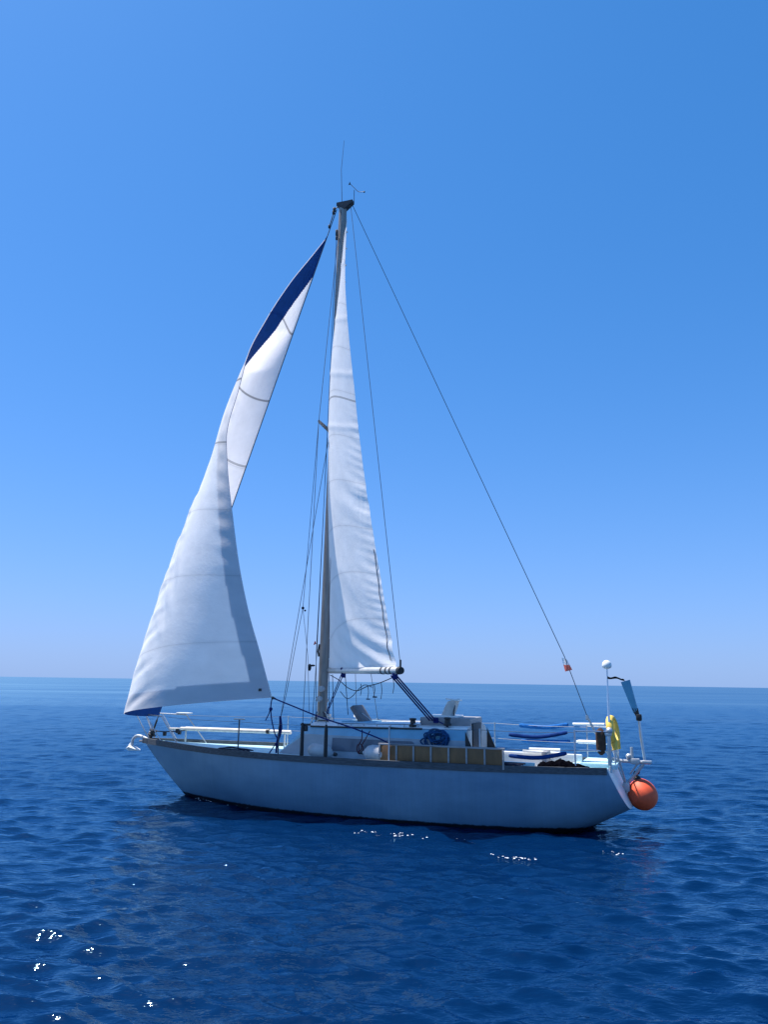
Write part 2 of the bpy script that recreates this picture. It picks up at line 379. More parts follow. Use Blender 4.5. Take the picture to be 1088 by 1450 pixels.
tm = Mesh(); ring = [tuple(p) for p in HG[0]]; tm.add(ring, [tuple(range(len(ring)))])
part(tm, 'transom', 'white')
# rubbing strake / toe rail each side
for sgn in (1, -1):
    A = []
    for i in range(NS):
        u = US[i]; b = beam(u)*sgn; z = sheer(u); o = sgn*.02
        A.append([(u, b-sgn*.02, z-.09), (u, b+o, z-.085), (u, b+o, z+.025), (u, b-sgn*.055, z+.025), (u, b-sgn*.055, z-.05)])
    A = np.array(A, float); A[-1, :, 0] += .02
    part(Mesh().grid(A), 'toe_rail', 'rail', smooth=False)
# deck with cockpit well
W0, W1, WV = .62, 2.28, .68
us = sorted(set(list(np.linspace(-.05, 9.86, 50))+[W0, W1]))
dm = Mesh()
rows = []
for u in us:
    b = beam(u)-.03; m = min(WV, b*.7); z = sheer(u)-.05
    rows.append([(u, b, z), (u, m, z+.02), (u, 0, z+.05), (u, -m, z+.02), (u, -b, z)])
for i in range(len(us)-1):
    for j in range(4):
        if j in (1, 2) and us[i] >= W0-1e-6 and us[i+1] <= W1+1e-6: continue
        dm.add([rows[i][j], rows[i][j+1], rows[i+1][j+1], rows[i+1][j]], [(0, 1, 2, 3)])
deck = part(dm, 'deck', 'deck')
wz = .99; sole = .55
cm = Mesh()
c4 = [(W0, WV), (W1, WV), (W1, -WV), (W0, -WV)]
for k in range(4):
    a, b = c4[k], c4[(k+1) % 4]
    cm.add([(*a, wz+.02), (*b, wz+.02), (*b, sole), (*a, sole)], [(0, 1, 2, 3)])
cm.add([(*p, sole) for p in c4], [(0, 1, 2, 3)])
part(cm, 'cockpit', 'white', smooth=False)
part(Mesh().box(((W0+W1)/2-.05, -WV-.06, 1.06), (1.75, .10, .14), bev=.02), 'coaming', 'white')
part(Mesh().box(((W0+W1)/2+.25, WV+.07, 1.03), (1.1, .09, .10), bev=.02), 'coaming', 'deck')
part(Mesh().box((.12, -.15, 1.045), (.62, 1.1, .09), bev=.02), 'locker_lid', 'deck')
part(Mesh().box((1.15, -.45, .98), (.1, .42, .42), bev=.02), 'cockpit_divider', 'grey')

# cabin trunk and roof
CU_ = [6.20, 5.62, 4.6, 3.4, 2.36]
def cab(u):
    k = ip(u, [2.36, 5.62, 6.20], [1, 1, .06])
    vb = cubic(u, [2.36, 3.6, 5.0, 5.62, 6.2], [.88, .90, .82, .72, .60]); z0 = 1.0
    zk = z0+.40*k; zt = z0+ip(u, [2.36, 5.62], [.585, .535])*k; vk = vb-.05*k; vt = vb-.17*k
    zc = zt+.085*k
    return [(u, vb, z0), (u, vk, zk), (u, vt, zt), (u, vt*.9, zt+.03*k), (u, vt*.5, zc-.02*k), (u, 0, zc)]
def cabmesh(sel, aft=False, side=0):
    m = Mesh(); uu = [2.36, 2.9, 3.6, 4.3, 5.0, 5.62, 5.9, 6.20]
    R_ = [cab(u) for u in uu]
    for i in range(len(uu)-1):
        for j in sel:
            q = [R_[i][j], R_[i][j+1], R_[i+1][j+1], R_[i+1][j]]
            if side >= 0: m.add(q, [(0, 1, 2, 3)])
            if side <= 0: m.add([(a, -b, c) for a, b, c in q], [(3, 2, 1, 0)])
    if aft:
        r = R_[0]; full = r+[(a, -b, c) for a, b, c in r[-2::-1]]; m.add(full, [tuple(range(len(full)))])
    return m
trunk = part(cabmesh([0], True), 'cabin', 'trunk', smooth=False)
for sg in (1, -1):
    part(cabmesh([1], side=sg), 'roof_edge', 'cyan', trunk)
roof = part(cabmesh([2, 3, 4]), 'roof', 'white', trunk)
def cab_side(u, z, off=.006):
    c = cab(u); a, b = np.array(c[0]), np.array(c[1]); t = (z-a[2])/(b[2]-a[2]); p = a+(b-a)*t; p[1] += off; return p
for sg in (1, -1):
    m = Mesh(); top = [(u, 1.355) for u in np.linspace(4.98, 3.35, 9)]; bot = [(u, 1.12) for u in np.linspace(4.98, 3.1, 9)]
    A = np.array([[cab_side(*a) for a in top], [cab_side(*b) for b in bot]]); A[..., 1] *= sg
    part(m.grid(A), 'window', 'glass', trunk, smooth=False)
    # grab rail along the roof edge, on feet
    g = Mesh(); pts = [(u, sg*(cab(u)[3][1]), cab(u)[3][2]+.045) for u in np.linspace(5.0, 3.25, 12)]
    g.tube(pts, .017, 8)
    for u in np.linspace(4.95, 3.3, 7): g.tube([(u, sg*cab(u)[3][1], cab(u)[3][2]-.01), (u, sg*cab(u)[3][1], cab(u)[3][2]+.045)], .014, 6)
    part(g, 'grab_rail', 'steel', trunk)
    e = Mesh(); e.tube([(u, sg*(cab(u)[2][1]+.008), cab(u)[2][2]+.002) for u in np.linspace(5.55, 3.2, 14)], .018, 6)
    part(e, 'roof_moulding', 'dark', trunk)
# companionway housing
hd = Mesh(); hd.box((2.85, 0, 1.69), (.98, .92, .17), bev=.035); part(hd, 'companionway_hatch', 'grey')
hd = Mesh(); hd.box((2.95, .12, 1.79), (.62, .5, .035), bev=.012); part(hd, 'sliding_hatch', 'white')
part(Mesh().box((2.352, .05, 1.36), (.04, .62, .64), bev=.01), 'washboard', 'black')
part(Mesh().box((2.34, .62, 1.34), (.03, .28, .46), bev=.01), 'bulkhead_panel', 'cream')
for vv in (.84, -.84):
    part(Mesh().add([(2.36, vv, 1.56), (2.36, vv, 1.02), (2.12, vv, 1.02), (2.36, vv*.98, 1.56), (2.36, vv*.98, 1.02), (2.12, vv*.98, 1.02)],
                    [(0, 1, 2), (5, 4, 3), (0, 2, 5, 3), (2, 1, 4, 5), (1, 0, 3, 4)]), 'cabin_wing', 'dark', smooth=False)
# hatch lid standing open ahead, and cowl vent aft
def slab(a, b, wdt, th, name, mat, parent=BOAT):
    a = Vector(a); b = Vector(b); z = (b-a).normalized(); y = Vector((0, 1, 0)); x = y.cross(z).normalized(); y = z.cross(x)
    R_ = Matrix((x, y, z)).transposed(); m = Mesh().box((a+b)/2, (th, wdt, (b-a).length), R_, bev=min(.02, th*.3))
    return part(m, name, mat, parent)
slab((4.56, .12, 1.62), (4.78, .12, 1.93), .52, .09, 'hatch_lid', 'hatch')
part(Mesh().tube([(4.36, .2, 1.62), (4.62, .2, 1.8)], .008, 6), 'hatch_stay', 'steel')
part(Mesh().box((4.66, .1, 1.625), (.62, .6, .05), bev=.012), 'hatch_frame', 'cyan')
def vent():
    m = Mesh(); n = 20
    v0_, v1_ = Vector(P(632, 1021, .22)), Vector(P(643, 991.5, .22)); path = [v0_.lerp(v1_, q) for q in (0, .33, .66, 1)]
    rad = [(.125, .13), (.12, .13), (.115, .13), (.11, .13)]; vs = []; fs = []
    for i, p in enumerate(path):
        for k in range(n):
            c = 2*math.pi*k/n; x = math.copysign(abs(math.cos(c))**.45, math.cos(c)); y = math.copysign(abs(math.sin(c))**.45, math.sin(c))
            vs.append(p+Vector((x*rad[i][0]*.95, y*rad[i][1], -x*.03*(i == 3))))
    for i in range(3):
        for k in range(n): fs.append((i*n+k, i*n+(k+1) % n, (i+1)*n+(k+1) % n, (i+1)*n+k))
    m.add(vs, fs); m.add([v for v in vs[-n:]], [tuple(range(n))]); return m
v_ = part(vent(), 'cowl_vent', 'cream', sharp=50)
part(Mesh().box(P(643.3, 990.5, .22), (.25, .28, .03), Matrix.Rotation(-.12, 3, 'Y'), bev=.01), 'vent_cap', 'white', v_)
part(Mesh().tube([(2.69, .32, 2.03), (2.72, .34, 1.76)], .012, 6), 'vent_stay', 'dark', v_)
part(Mesh().lathe((3.45, -.55, 1.62), [(.07, 0), (.07, .05), (.12, .07), (.11, .12), (.04, .15), (.005, .16)], 16), 'mushroom_vent', 'white')
part(Mesh().lathe((4.95, -.42, 1.6), [(.05, 0), (.05, .08), (.1, .1), (.1, .16), (.05, .2), (.005, .21)], 16), 'mushroom_vent', 'white')
for (u, v) in ((3.42, .62), (2.75, .62)):
    wn = Mesh().lathe((u, v, ip(u, [2.7, 3.5], [1.64, 1.60])), [(.07, 0), (.075, .03), (.05, .06), (.05, .11), (.07, .13), (.06, .15), (.005, .155)], 18)
    part(wn, 'winch', 'dark')

# mast
mb_, mt_ = P(455.5, 1022, 0), P(486, 290, 0)
MX = lambda z: mb_[0]+(mt_[0]-mb_[0])*(z-mb_[2])/(mt_[2]-mb_[2])
mm = Mesh(); n = 24; vs = []; fs = []; zz = np.linspace(1.58, 13.35, 16)
for z in zz:
    k = 1.0 if z < 11 else 1-.12*(z-11)/2.35
    for q in range(n):
        c = 2*math.pi*q/n; vs.append((MX(z)+.108*k*math.cos(c), .078*k*math.sin(c), z))
for i in range(len(zz)-1):
    for q in range(n): fs.append((i*n+q, i*n+(q+1) % n, (i+1)*n+(q+1) % n, (i+1)*n+q))
fs.append(tuple(range((len(zz)-1)*n, len(zz)*n))); mm.add(vs, fs)
mast = part(mm, 'mast', 'alu')
zt = 13.35; ut = MX(zt)
cr = Mesh().add([(ut+.14, s*.07, z) for s in (1, -1) for z in (zt-.02, zt+.06)]+[(ut-.26, s*.06, z) for s in (1, -1) for z in (zt+.0, zt+.06)]+[(ut-.06, s*.07, zt-.14) for s in (1, -1)],
                [(0, 1, 3, 2), (4, 6, 7, 5), (1, 5, 7, 3), (0, 2, 9, 8), (8, 9, 6, 4), (0, 8, 4, 5, 1), (2, 3, 7, 6, 9)])
part(cr, 'masthead_crane', 'dark', mast, smooth=False)
part(Mesh().tube([(ut+.02, .02, zt+.05), tuple(P(483.5, 240, .02)), tuple(P(487.5, 199, .02))], [.008, .006, .004], 6), 'antenna', 'wire', mast)
ws = Mesh().tube([(P(501.5, 288)), (P(501.8, 269))], .007, 6)
ws.tube(smooth_path([P(495.5, 260), P(501.8, 266), P(508, 271.5), P(516, 271.5)], 4), .007, 6)
ws.add([P(493.5, 262), P(497, 261.5), P(495.5, 257)]+[P(493.5, 262, .01), P(497, 261.5, .01), P(495.5, 257, .01)], [(0, 1, 2), (5, 4, 3), (0, 2, 5, 3), (2, 1, 4, 5), (1, 0, 3, 4)])
ws.ball(P(516, 271.8), .022, 6)
part(ws, 'wind_sensor', 'dark', mast)
# halyard blocks ahead of the masthead
bk = Mesh()
for (x, y, r) in ((473.5, 297, .045), (472.5, 301, .04), (466.5, 321, .035)):
    p = P(x, y); bk.box(p, (r*1.3, .05, r*2.4), bev=.012)
bk.tube([(ut+.11, 0, zt), P(473.5, 297), P(470, 310), P(466.5, 321)], .012, 6); bk.box(P(477, 330, .1), (.05, .05, .16), bev=.012); bk.box(P(477, 337, .1), (.05, .05, .1), bev=.012)
part(bk, 'halyard_block', 'dark', mast)
zs_ = 7.70; sp_tip = {}
for s in (1, -1):
    a = np.array([MX(zs_), s*.06, zs_]); b = np.array([5.50, s*.78, zs_+.05]); sp_tip[s] = b
    part(Mesh().tube([a, b], [.055, .038], 10, flat=.55), 'spreader', 'alu', mast)
part(Mesh().box((MX(1.66), 0, 1.665), (.36, .3, .05), bev=.012).box((MX(1.7)-.14, .0, 1.72), (.05, .2, .07)), 'mast_step', 'galv', mast)
for (z, s, dx) in ((2.25, 1, -.02), (2.05, 1, .02), (2.02, -1, 0)):
    mwm = Mesh().lathe((MX(z)+dx, s*.075, z), [(.06, 0), (.06, .03), (.04, .05), (.04, .09), (.055, .1), (.005, .105)], 14, Matrix.Rotation(-s*math.pi/2, 3, 'X'))
    part(mwm, 'mast_winch', 'galv', mast)
part(Mesh().tube([(MX(2.9)+.11, .03, 2.9), (MX(3.05)+.13, .03, 3.0), (MX(3.2)+.11, .03, 3.15)], .02, 6), 'mast_cleat', 'dark', mast)

# standing rigging
CP_U, CP_A = 5.36, 4.86
def wire(pts, name='shroud', r=.006, mat='wire', n=6): return part(Mesh().tube(pts, r, n), name, mat)
for s in (1, -1):
    hd_ = (ut+.02, s*.07, zt-.15)
    base = np.array([CP_U, s*(beam(CP_U)-.07), 1.0])
    wire([hd_, sp_tip[s], base+(0, 0, .6)])
    fb = np.array([P(395, 1060, 1.1)[0], s*1.13, 1.0]); ab = np.array([CP_A, s*(beam(CP_A)-.07), 1.0])
    wire([(MX(zs_-.1)+.08, s*.07, zs_-.1), fb+(0, 0, .55)]); wire([(MX(zs_-.1)-.04, s*.07, zs_-.12), ab+(0, 0, .5)])
    for b_, h in ((base, .64), (ab, .62)):
        tb = Mesh().tube([b_, b_+(0, 0, .08), b_+(0, 0, h-.1), b_+(0, 0, h)], [.03, .036, .034, .02], 10); part(tb, 'turnbuckle_boot', 'black')
    part(Mesh().tube([fb, fb+(0, 0, .55)], .014, 8), 'turnbuckle', 'wire')
# chafe fitting and cap on port shroud
p = P(433, 1026, 1.27); part(Mesh().box(p, (.20, .05, .04), bev=.01).box(p+(0, 0, -.07), (.08, .07, .10), bev=.02), 'shroud_cap', 'dark')
p = P(438.5, 945, 1.0); part(Mesh().ball(p, (.035, .03, .07), 8).ball(p+(-.06, 0, .035), (.06, .03, .02), 6), 'shroud_clip', 'black')
# forestay (inside the jib luff), furling drum, backstay
TACK = P(224, 1014, 0); HEAD = P(463.5, 335, 0)
luf = HEAD-TACK; lo_, hi_ = TACK-luf*.033, HEAD+luf*.06
wire([lo_, hi_], 'forestay', .011)
dr = Mesh(); ax = luf/np.linalg.norm(luf)
bs = P(212, 1041, 0); R3 = Vector(ax).to_track_quat('Z', 'Y').to_matrix()
dr.lathe(lo_, [(.03, -.16), (.03, -.05), (.09, -.05), (.09, -.03), (.055, -.02), (.055, .04), (.09, .05), (.09, .07), (.02, .07), (.02, .3)], 18, R3)
part(dr, 'furling_drum', 'dark')
part(Mesh().tube([P(211, 1050, 0), P(212.5, 1036, 0), lo_], [.045, .03, .03], 8).box(P(208, 1049.5, 0), (.36, .10, .045), bev=.015), 'stem_fitting', 'grey')
bt = P(499.5, 291, 0); tr_top = np.array([-.10, 0, 1.05])
bm_ = P(800, 930, 0)
wire([bt, bm_, P(832, 1014, 0)], 'backstay', .0075)
part(Mesh().tube([P(832, 1014, 0), P(845, 1040, 0)], .02, 8).tube([P(845, 1040, 0), tr_top], .012, 6).box(P(832, 1016, 0), (.05, .04, .09), bev=.01), 'backstay_tensioner', 'galv')
# topping lift, main halyard, flag halyards
ltop = (ut-.2, .02, zt-.02)

# ------------------------------------------------------------------ boom
GN = np.array([MX(2.62)-.12, 0, 2.62]); BE = P(566.5, 949.5, 2.2)
bd = (BE-GN)/np.linalg.norm(BE-GN)
boom = part(Mesh().tube([GN, GN+bd*.05, BE-bd*.02, BE], [.05, .062, .062, .055], 18), 'boom', 'boom')
part(Mesh().tube([BE-bd*.03, BE+bd*.05], [.068, .06], 18).box(BE+bd*.02+np.array([0, 0, .10]), (.03, .03, .16), bev=.008), 'boom_end', 'black', boom)
part(Mesh().box(GN+bd*-.02, (.12, .06, .1), bev=.015), 'gooseneck', 'galv', boom)
for f_ in (.80, .86, .91):
    c = GN+(BE-GN)*f_; part(Mesh().tube([c-bd*.025, c+bd*.025], .068, 16), 'reef_block', 'dark', boom)
wire([ltop, BE+np.array([0, 0, .15])], 'topping_lift', .006)

# ------------------------------------------------------------------ sails
def normals(A):
    du = np.gradient(A, axis=0); dv = np.gradient(A, axis=1); n = np.cross(dv, du); l = np.linalg.norm(n, axis=-1, keepdims=True)
    return n/np.maximum(l, 1e-9)
def sail_obj(A, name, mat, parent=BOAT):
    a, b = A.shape[:2]; me = bpy.data.meshes.new(name)
    me.from_pydata([tuple(p) for p in A.reshape(-1, 3)], [], [(i*b+j, i*b+j+1, (i+1)*b+j+1, (i+1)*b+j) for i in range(a-1) for j in range(b-1)]); me.update()
    uv = me.uv_layers.new(name='UVMap'); S = np.tile(np.linspace(0, 1, b), (a, 1)).ravel(); T = np.repeat(np.linspace(0, 1, a), b)
    li = np.zeros(len(me.loops), np.int32); me.loops.foreach_get('vertex_index', li)
    uv.data.foreach_set('uv', np.stack([S[li], T[li]], -1).ravel())
    me.polygons.foreach_set('use_smooth', [True]*len(me.polygons)); me.materials.append(M[mat])
    o = bpy.data.objects.new(name, me); COL.objects.link(o); o.parent = parent
    if parent is BOAT: o.matrix_parent_inverse = INV
    return o
def hermite_curve(pts, ts, tq):
    return np.stack([[cubic(t, ts, [p[k] for p in pts]) for t in tq] for k in range(3)], -1)
def noise1(x, seed, n=24, lo=3, hi=40):
    r = np.random.default_rng(seed); f = np.exp(r.uniform(math.log(lo), math.log(hi), n)); p = r.uniform(0, 6.28, n); a = r.uniform(.4, 1, n)/f**.5
    return sum(a[i]*np.sin(f[i]*x+p[i]) for i in range(n))/math.sqrt(n)
# jib
a_, b_ = 220, 140
tq = np.linspace(0, 1, a_); sq = np.linspace(0, 1, b_)
JL = [(385.5, 988), (370, 930), (352, 865), (338, 795), (328, 720), (321.5, 655), (322, 605), (338, 550), (350.5, 503), (378, 450), (411, 400), (441, 363), (463, 335.5)]
jt = [(988-y)/(988-335.5) for x, y in JL]
jv = [cubic(t, [0, .15, .3, .45, .6, .75, .9, 1], [1.35, 1.62, 1.72, 1.68, 1.45, 1.02, .42, .0]) for t in jt]
JE = hermite_curve([P(x, y, v) for (x, y), v in zip(JL, jv)], jt, tq)
JF = TACK[None]+(HEAD-TACK)[None]*tq[:, None]
SY = [1010, 1002, 930, 889, 850, 770, 745, 690, 658, 600, 560, 520, 500]; SXx = [176, 176.5, 196, 210, 222, 250, 260, 283, 296, 313, 325, 340.5, 350]
def silx(y): return np.interp(y, SY[::-1], SXx[::-1])
shp = (1-(2*np.clip(sq**.80, 0, 1)-1)**2); shp = shp**.9
def section(i, d):
    L, E_ = JF[i], JE[i]; c = E_-L; ch = np.linalg.norm(c[:2]); n = np.array([c[1], -c[0], 0])/max(ch, 1e-6)
    if n[0]+.4*n[1] < 0: pass
    return L+c*sq[:, None]+n*(d*ch*shp)[:, None]
dep = np.zeros(a_)
for i in range(a_):
    lo, hi = 0., .6
    for _ in range(22):
        d = (lo+hi)/2; x, y = Q(section(i, d)); k = np.argmin(x-silx(y))
        if (x-silx(y))[k] < 0: hi = d
        else: lo = d
    dep[i] = lo
cut = np.searchsorted(tq, .72)
dep_s = np.clip(dep, .05, .5); dep_s = np.convolve(np.pad(dep_s, 10, 'edge'), np.ones(21)/21, 'valid')
dend = dep_s[cut-1]; dep_s[cut:] = np.interp(tq[cut:], [tq[cut-1], .80, 1], [dend, .15, .10])
print('jib depth', np.round(dep[::17], 3), np.round(dep_s[::17], 3))
JA = np.stack([section(i, dep_s[i]) for i in range(a_)])
JN = normals(JA)
S_, T_ = np.meshgrid(sq, tq)
luffw = np.exp(-((S_-.40)/.13)**2)
wr = np.zeros_like(S_)
# diagonal creases fanning from the luff and short horizontal hanks wrinkles
wr += .011*luffw*np.sin(90*T_-22*S_+2.2*noise1(T_*3, 3))*(T_ < .62)
wr += .007*np.exp(-((S_-.93)/.05)**2)*np.sin(150*T_+10*S_)*np.clip((T_-.2)/.2, 0, 1)*np.clip((.75-T_)/.1, 0, 1)
wr += .006*luffw*np.sin(210*T_-30*S_+4*noise1(T_*4, 5))
for (s0, t0, s1, t1, amp, wd) in ((.48, .35, .62, .25, .05, .020), (.46, .27, .62, .18, .045, .018), (.42, .21, .58, .13, .035, .018), (.46, .45, .50, .34, .035, .018), (.38, .12, .52, .06, .02, .018), (.50, .24, .60, .15, .03, .014)):
    dx_, dy_ = s1-s0, t1-t0; l2 = dx_*dx_+dy_*dy_; k = np.clip(((S_-s0)*dx_+(T_-t0)*dy_)/l2, 0, 1)
    dist = np.sqrt((S_-s0-k*dx_)**2+(T_-t0-k*dy_)**2); wr += amp*np.sin(k*math.pi)*(np.exp(-(dist/wd)**2)-.5*np.exp(-(dist/(2.2*wd))**2))
wr *= np.clip(S_/.03, 0, 1)
JA = JA+JN*wr[..., None]
jib = sail_obj(JA, 'jib', 'jib')
# sun strip sewn to the inside of leech and foot
JN = normals(JA); side = np.sign((JN[..., 1]).mean()); 
inner = JA-JN*side*.012
def strip_cols():
    m = Mesh(); keep = set(); d = np.linalg.norm(np.diff(JA, axis=1), axis=2); 
    toL = np.cumsum(d[:, ::-1], axis=1)[:, ::-1]; toL = np.concatenate([toL, np.zeros((a_, 1))], 1)
    h = np.linalg.norm(np.diff(JA, axis=0), axis=2); up = np.concatenate([np.zeros((1, b_)), np.cumsum(h, axis=0)], 0)
    fs = [];
    for i in range(a_-1):
        Wd = .33+.20*min(1, max(0, (tq[i]-.45)/.3))
        for j in range(b_-1):
            if toL[i:i+2, j:j+2].min() < Wd-.01 or up[i:i+2, j:j+2].min() < .30: fs.append((i*b_+j, i*b_+j+1, (i+1)*b_+j+1, (i+1)*b_+j))
    used = sorted(set(q for f in fs for q in f)); mp = {q: k for k, q in enumerate(used)}
    m.add(inner.reshape(-1, 3)[used], [tuple(mp[q] for q in f) for f in fs]); return m
part(strip_cols(), 'sun_strip', 'navy', jib)
part(Mesh().tube([JA[0, -1], JA[0, -1]+np.array([-.08, 0, -.02])], [.03, .012], 8), 'clew_ring', 'dark', jib)
part(Mesh().box(JA[4, -5], (.10, .012, .05), bev=.004), 'clew_patch', 'dark', jib)
# mainsail
ML = [(561, 944), (553, 900), (545, 850), (536, 800), (528, 750), (520, 700), (513, 650), (507, 600), (502, 550), (496.5, 500), (492, 450), (489, 400), (489.5, 350), (492, 308)]
mt = [(944-y)/(944-308) for x, y in ML]
mv = [2.05*(1-t)**.95*(1+.45*t) for t in mt]
ME = hermite_curve([P(x, y, v) for (x, y), v in zip(ML, mv)], mt, tq)
ztop = P(492, 308, 0)[2]
MLf = np.stack([[MX(z)-.115, 0, z] for z in 2.66+(ztop-2.66)*tq])
def msec(i, d):
    L, E_ = MLf[i], ME[i]; c = E_-L; ch = np.linalg.norm(c[:2]); n = np.array([c[1], -c[0], 0])/max(ch, 1e-6)
    return L+c*sq[:, None]+n*(d*ch*shp)[:, None]
md = np.zeros(a_); my = [306, 350, 400, 450, 500, 550, 600, 650, 700]; mxl = [490.5, 486, 481.5, 475.5, 469.7, 467, 465.2, 464.5, 464]
for i in range(a_):
    lo, hi = .02, .30
    for _ in range(20):
        d = (lo+hi)/2; x, y = Q(msec(i, d))
        if (x-np.interp(y, my, mxl)).min() < 0: hi = d
        else: lo = d
    md[i] = lo
print('main depth', np.round(md[::12], 3))
md = np.where(tq < .38, np.interp(tq, [0, .08, .38], [.015, .07, md[np.searchsorted(tq, .38)]]), md)
md = np.convolve(np.pad(md, 8, 'edge'), np.ones(17)/17, 'valid')
MA = np.stack([msec(i, md[i]) for i in range(a_)]); MN = normals(MA)
wr = np.zeros_like(S_)
lw = np.exp(-((1-S_)/.16)**2)
env = np.clip((.62-T_)/.12, 0, 1)
wr += .007*lw*env*np.sin(300*T_+9*noise1(T_*6, 8)+14*S_)*(.6+.5*noise1(T_*5, 18))+.005*lw*env*noise1(T_*14+S_*2, 28, 30, 4, 60)
wr += .016*np.exp(-((1-S_)/.3)**2)*np.exp(-((T_-.36)/.05)**2)*np.sin(95*T_+9*S_+2*noise1(S_*4, 9))
wr += .010*np.clip((.40-T_)/.25, 0, 1)*np.sin(46*(T_+.16*S_)+2.5*noise1(T_*2+S_, 10))*np.clip((S_-.25)/.3, 0, 1)
wr += .022*np.exp(-(T_/.07)**2)*np.sin(26*(S_*.6+T_*5))*np.clip(S_/.3, 0, 1)
wr += .005*np.sin(120*T_)*np.exp(-S_/.08)
for t0 in (.62, .745, .50, .872):
    wr += .012*np.exp(-((T_-t0-.03*S_)/.006)**2)*np.clip((S_-.05)/.3, 0, 1)
wr *= np.clip(S_/.04, 0, 1)*np.clip((1.02-T_)/.1, 0, 1)
MA = MA+MN*wr[..., None]
mains = sail_obj(MA, 'mainsail', 'main')
bt_ = Mesh()
bt_.tube([MA[i, int(-3-5*(1-i/60))]+MN[i, -4]*.014 for i in range(3, 60, 3)], .0065, 6)
part(bt_, 'leech_line', 'rope', mains)
for i in range(4, a_, 9): part(Mesh().box(MLf[i], (.06, .03, .035), bev=.006), 'sail_slide', 'white', mains)

# ------------------------------------------------------------------ running rigging
ms = Mesh()
q0 = P(562, 957, 2.1); q1 = np.array([3.02, .45, 1.72])
for o in (0, .05, .1): ms.tube([q0+np.array([o, 0, 0]), q1+np.array([o*1.2, .03, .0])], .014, 6)
ms.tube(smooth_path([q1, (2.75, .6, 1.62), (2.42, .72, 1.4), (2.25, .72, 1.1)]), .011, 6)
ms.box(q0+np.array([.03, 0, .0]), (.09, .07, .12), bev=.02).box(q1, (.1, .08, .1), bev=.02)
part(ms, 'mainsheet', 'blueline')
vg = Mesh(); g0 = GN+(BE-GN)*.24+np.array([0, 0, -.07]); g1 = P(463, 1012, .05)
for o in (0, .045): vg.tube([g0+np.array([o, 0, 0]), g1+np.array([o*.5, .02, 0])], .010, 6)
vg.box(g0, (.08, .07, .14), bev=.02).box(g0+np.array([0, 0, .1]), (.08, .14, .05), bev=.015).box(g1, (.05, .05, .1), bev=.015)
part(vg, 'boom_vang', 'blueline')
CL = JA[0, -1]
sh = Mesh(); sh.tube(smooth_path([CL, P(415, 1000, 1.40), P(455, 1016, 1.42), P(500, 1031, 1.36), P(540, 1047, 1.15), P(556, 1056, 1.0)]), .013, 6)
part(sh, 'jib_sheet', 'blueline')
lz = Mesh(); lz.tube(smooth_path([CL, P(383.5, 1000, 1.3), P(384.5, 1018, 1.25), P(389, 1038, 1.2), P(393, 1048, 1.2), P(387, 1058, 1.15), P(381, 1067, 1.1)]), .012, 6)
lz.tube(smooth_path([P(383.5, 1000, 1.3), P(381, 1010, 1.3), P(376, 1020, 1.3)]), .010, 6); lz.ball(P(383.5, 1004, 1.3), .035, 6)
part(lz, 'lazy_sheet', 'blueline')
rl = Mesh()
rl.tube(smooth_path([P(468, 956, .1), P(480, 963, .3), P(493, 974, .6), P(506, 978, .9), P(520, 972, 1.2), P(535, 968, 1.5), P(548, 963, 1.8), P(557, 959, 2.0)]), .008, 6)
rl.tube(smooth_path([P(482, 979, .3), P(491, 989, .5), P(499, 986, .7), P(506, 978, .9), P(516, 970, 1.1), P(527, 973, 1.3)]), .007, 6)
for (x, y0, y1, v) in ((521, 971, 990, 1.2), (530, 969, 986, 1.4), (540, 967, 990, 1.6), (557, 961, 982, 2.0), (511, 968, 985, 1.0)):
    rl.tube(smooth_path([P(x, y0, v), P(x+1, (y0+y1)/2, v), P(x-.5, y1, v)], 3), .006, 6)
rl.box(P(521.5, 990, 1.2), (.07, .02, .02)).box(P(531, 987, 1.4), (.08, .02, .025))
part(rl, 'reefing_line', 'rope')
hl = Mesh()
for (x0, y0, v0, x1, y1, v1) in ((466.5, 955, .0, 465.5, 1020, .1), (471, 955, .0, 472.5, 1022, .2), (489, 956, .5, 493, 1012, .3)):
    hl.tube(sag(P(x0, y0, v0), P(x1, y1, v1), .0, 4), .007, 6)
for z0, s, e in ((12.6, .07, (442, 1027)), (7.6, .1, (447, 1027))): hl.tube([(MX(z0)+.1, s, z0), (MX(3)+.14, s, 3.0), tuple(P(*e, .15))], .006, 6)
part(hl, 'halyard_fall', 'rope')
for x0, x1, m_ in ((451, 438, 'ropewhite'), (460, 476, 'ropewhite'), (449, 446, 'rope'), (458, 466, 'rope')):
    part(Mesh().tube([P(x0, 1008, .1), P(x1, 1026, .25)], .012, 6), 'halyard_tail', m_)
# flag halyard to port spreader with a small knot
fh = Mesh(); k0 = P(429, 861, .95); fh.tube([sp_tip[1], k0, P(405, 985, 1.05), P(397, 1018, 1.1)], .005, 6); fh.tube([k0, P(436, 930, 1.05), P(438, 1010, 1.2)], .004, 6); fh.ball(k0, .03, 6).ball(k0+np.array([-.05, 0, -.05]), .02, 6)
part(fh, 'flag_halyard', 'rope')
tl = Mesh().tube([P(445, 913, .6), P(446.5, 909, .6), P(447.5, 912, .6)], [.012, .022, .008], 6); part(tl, 'shroud_telltale', 'red')

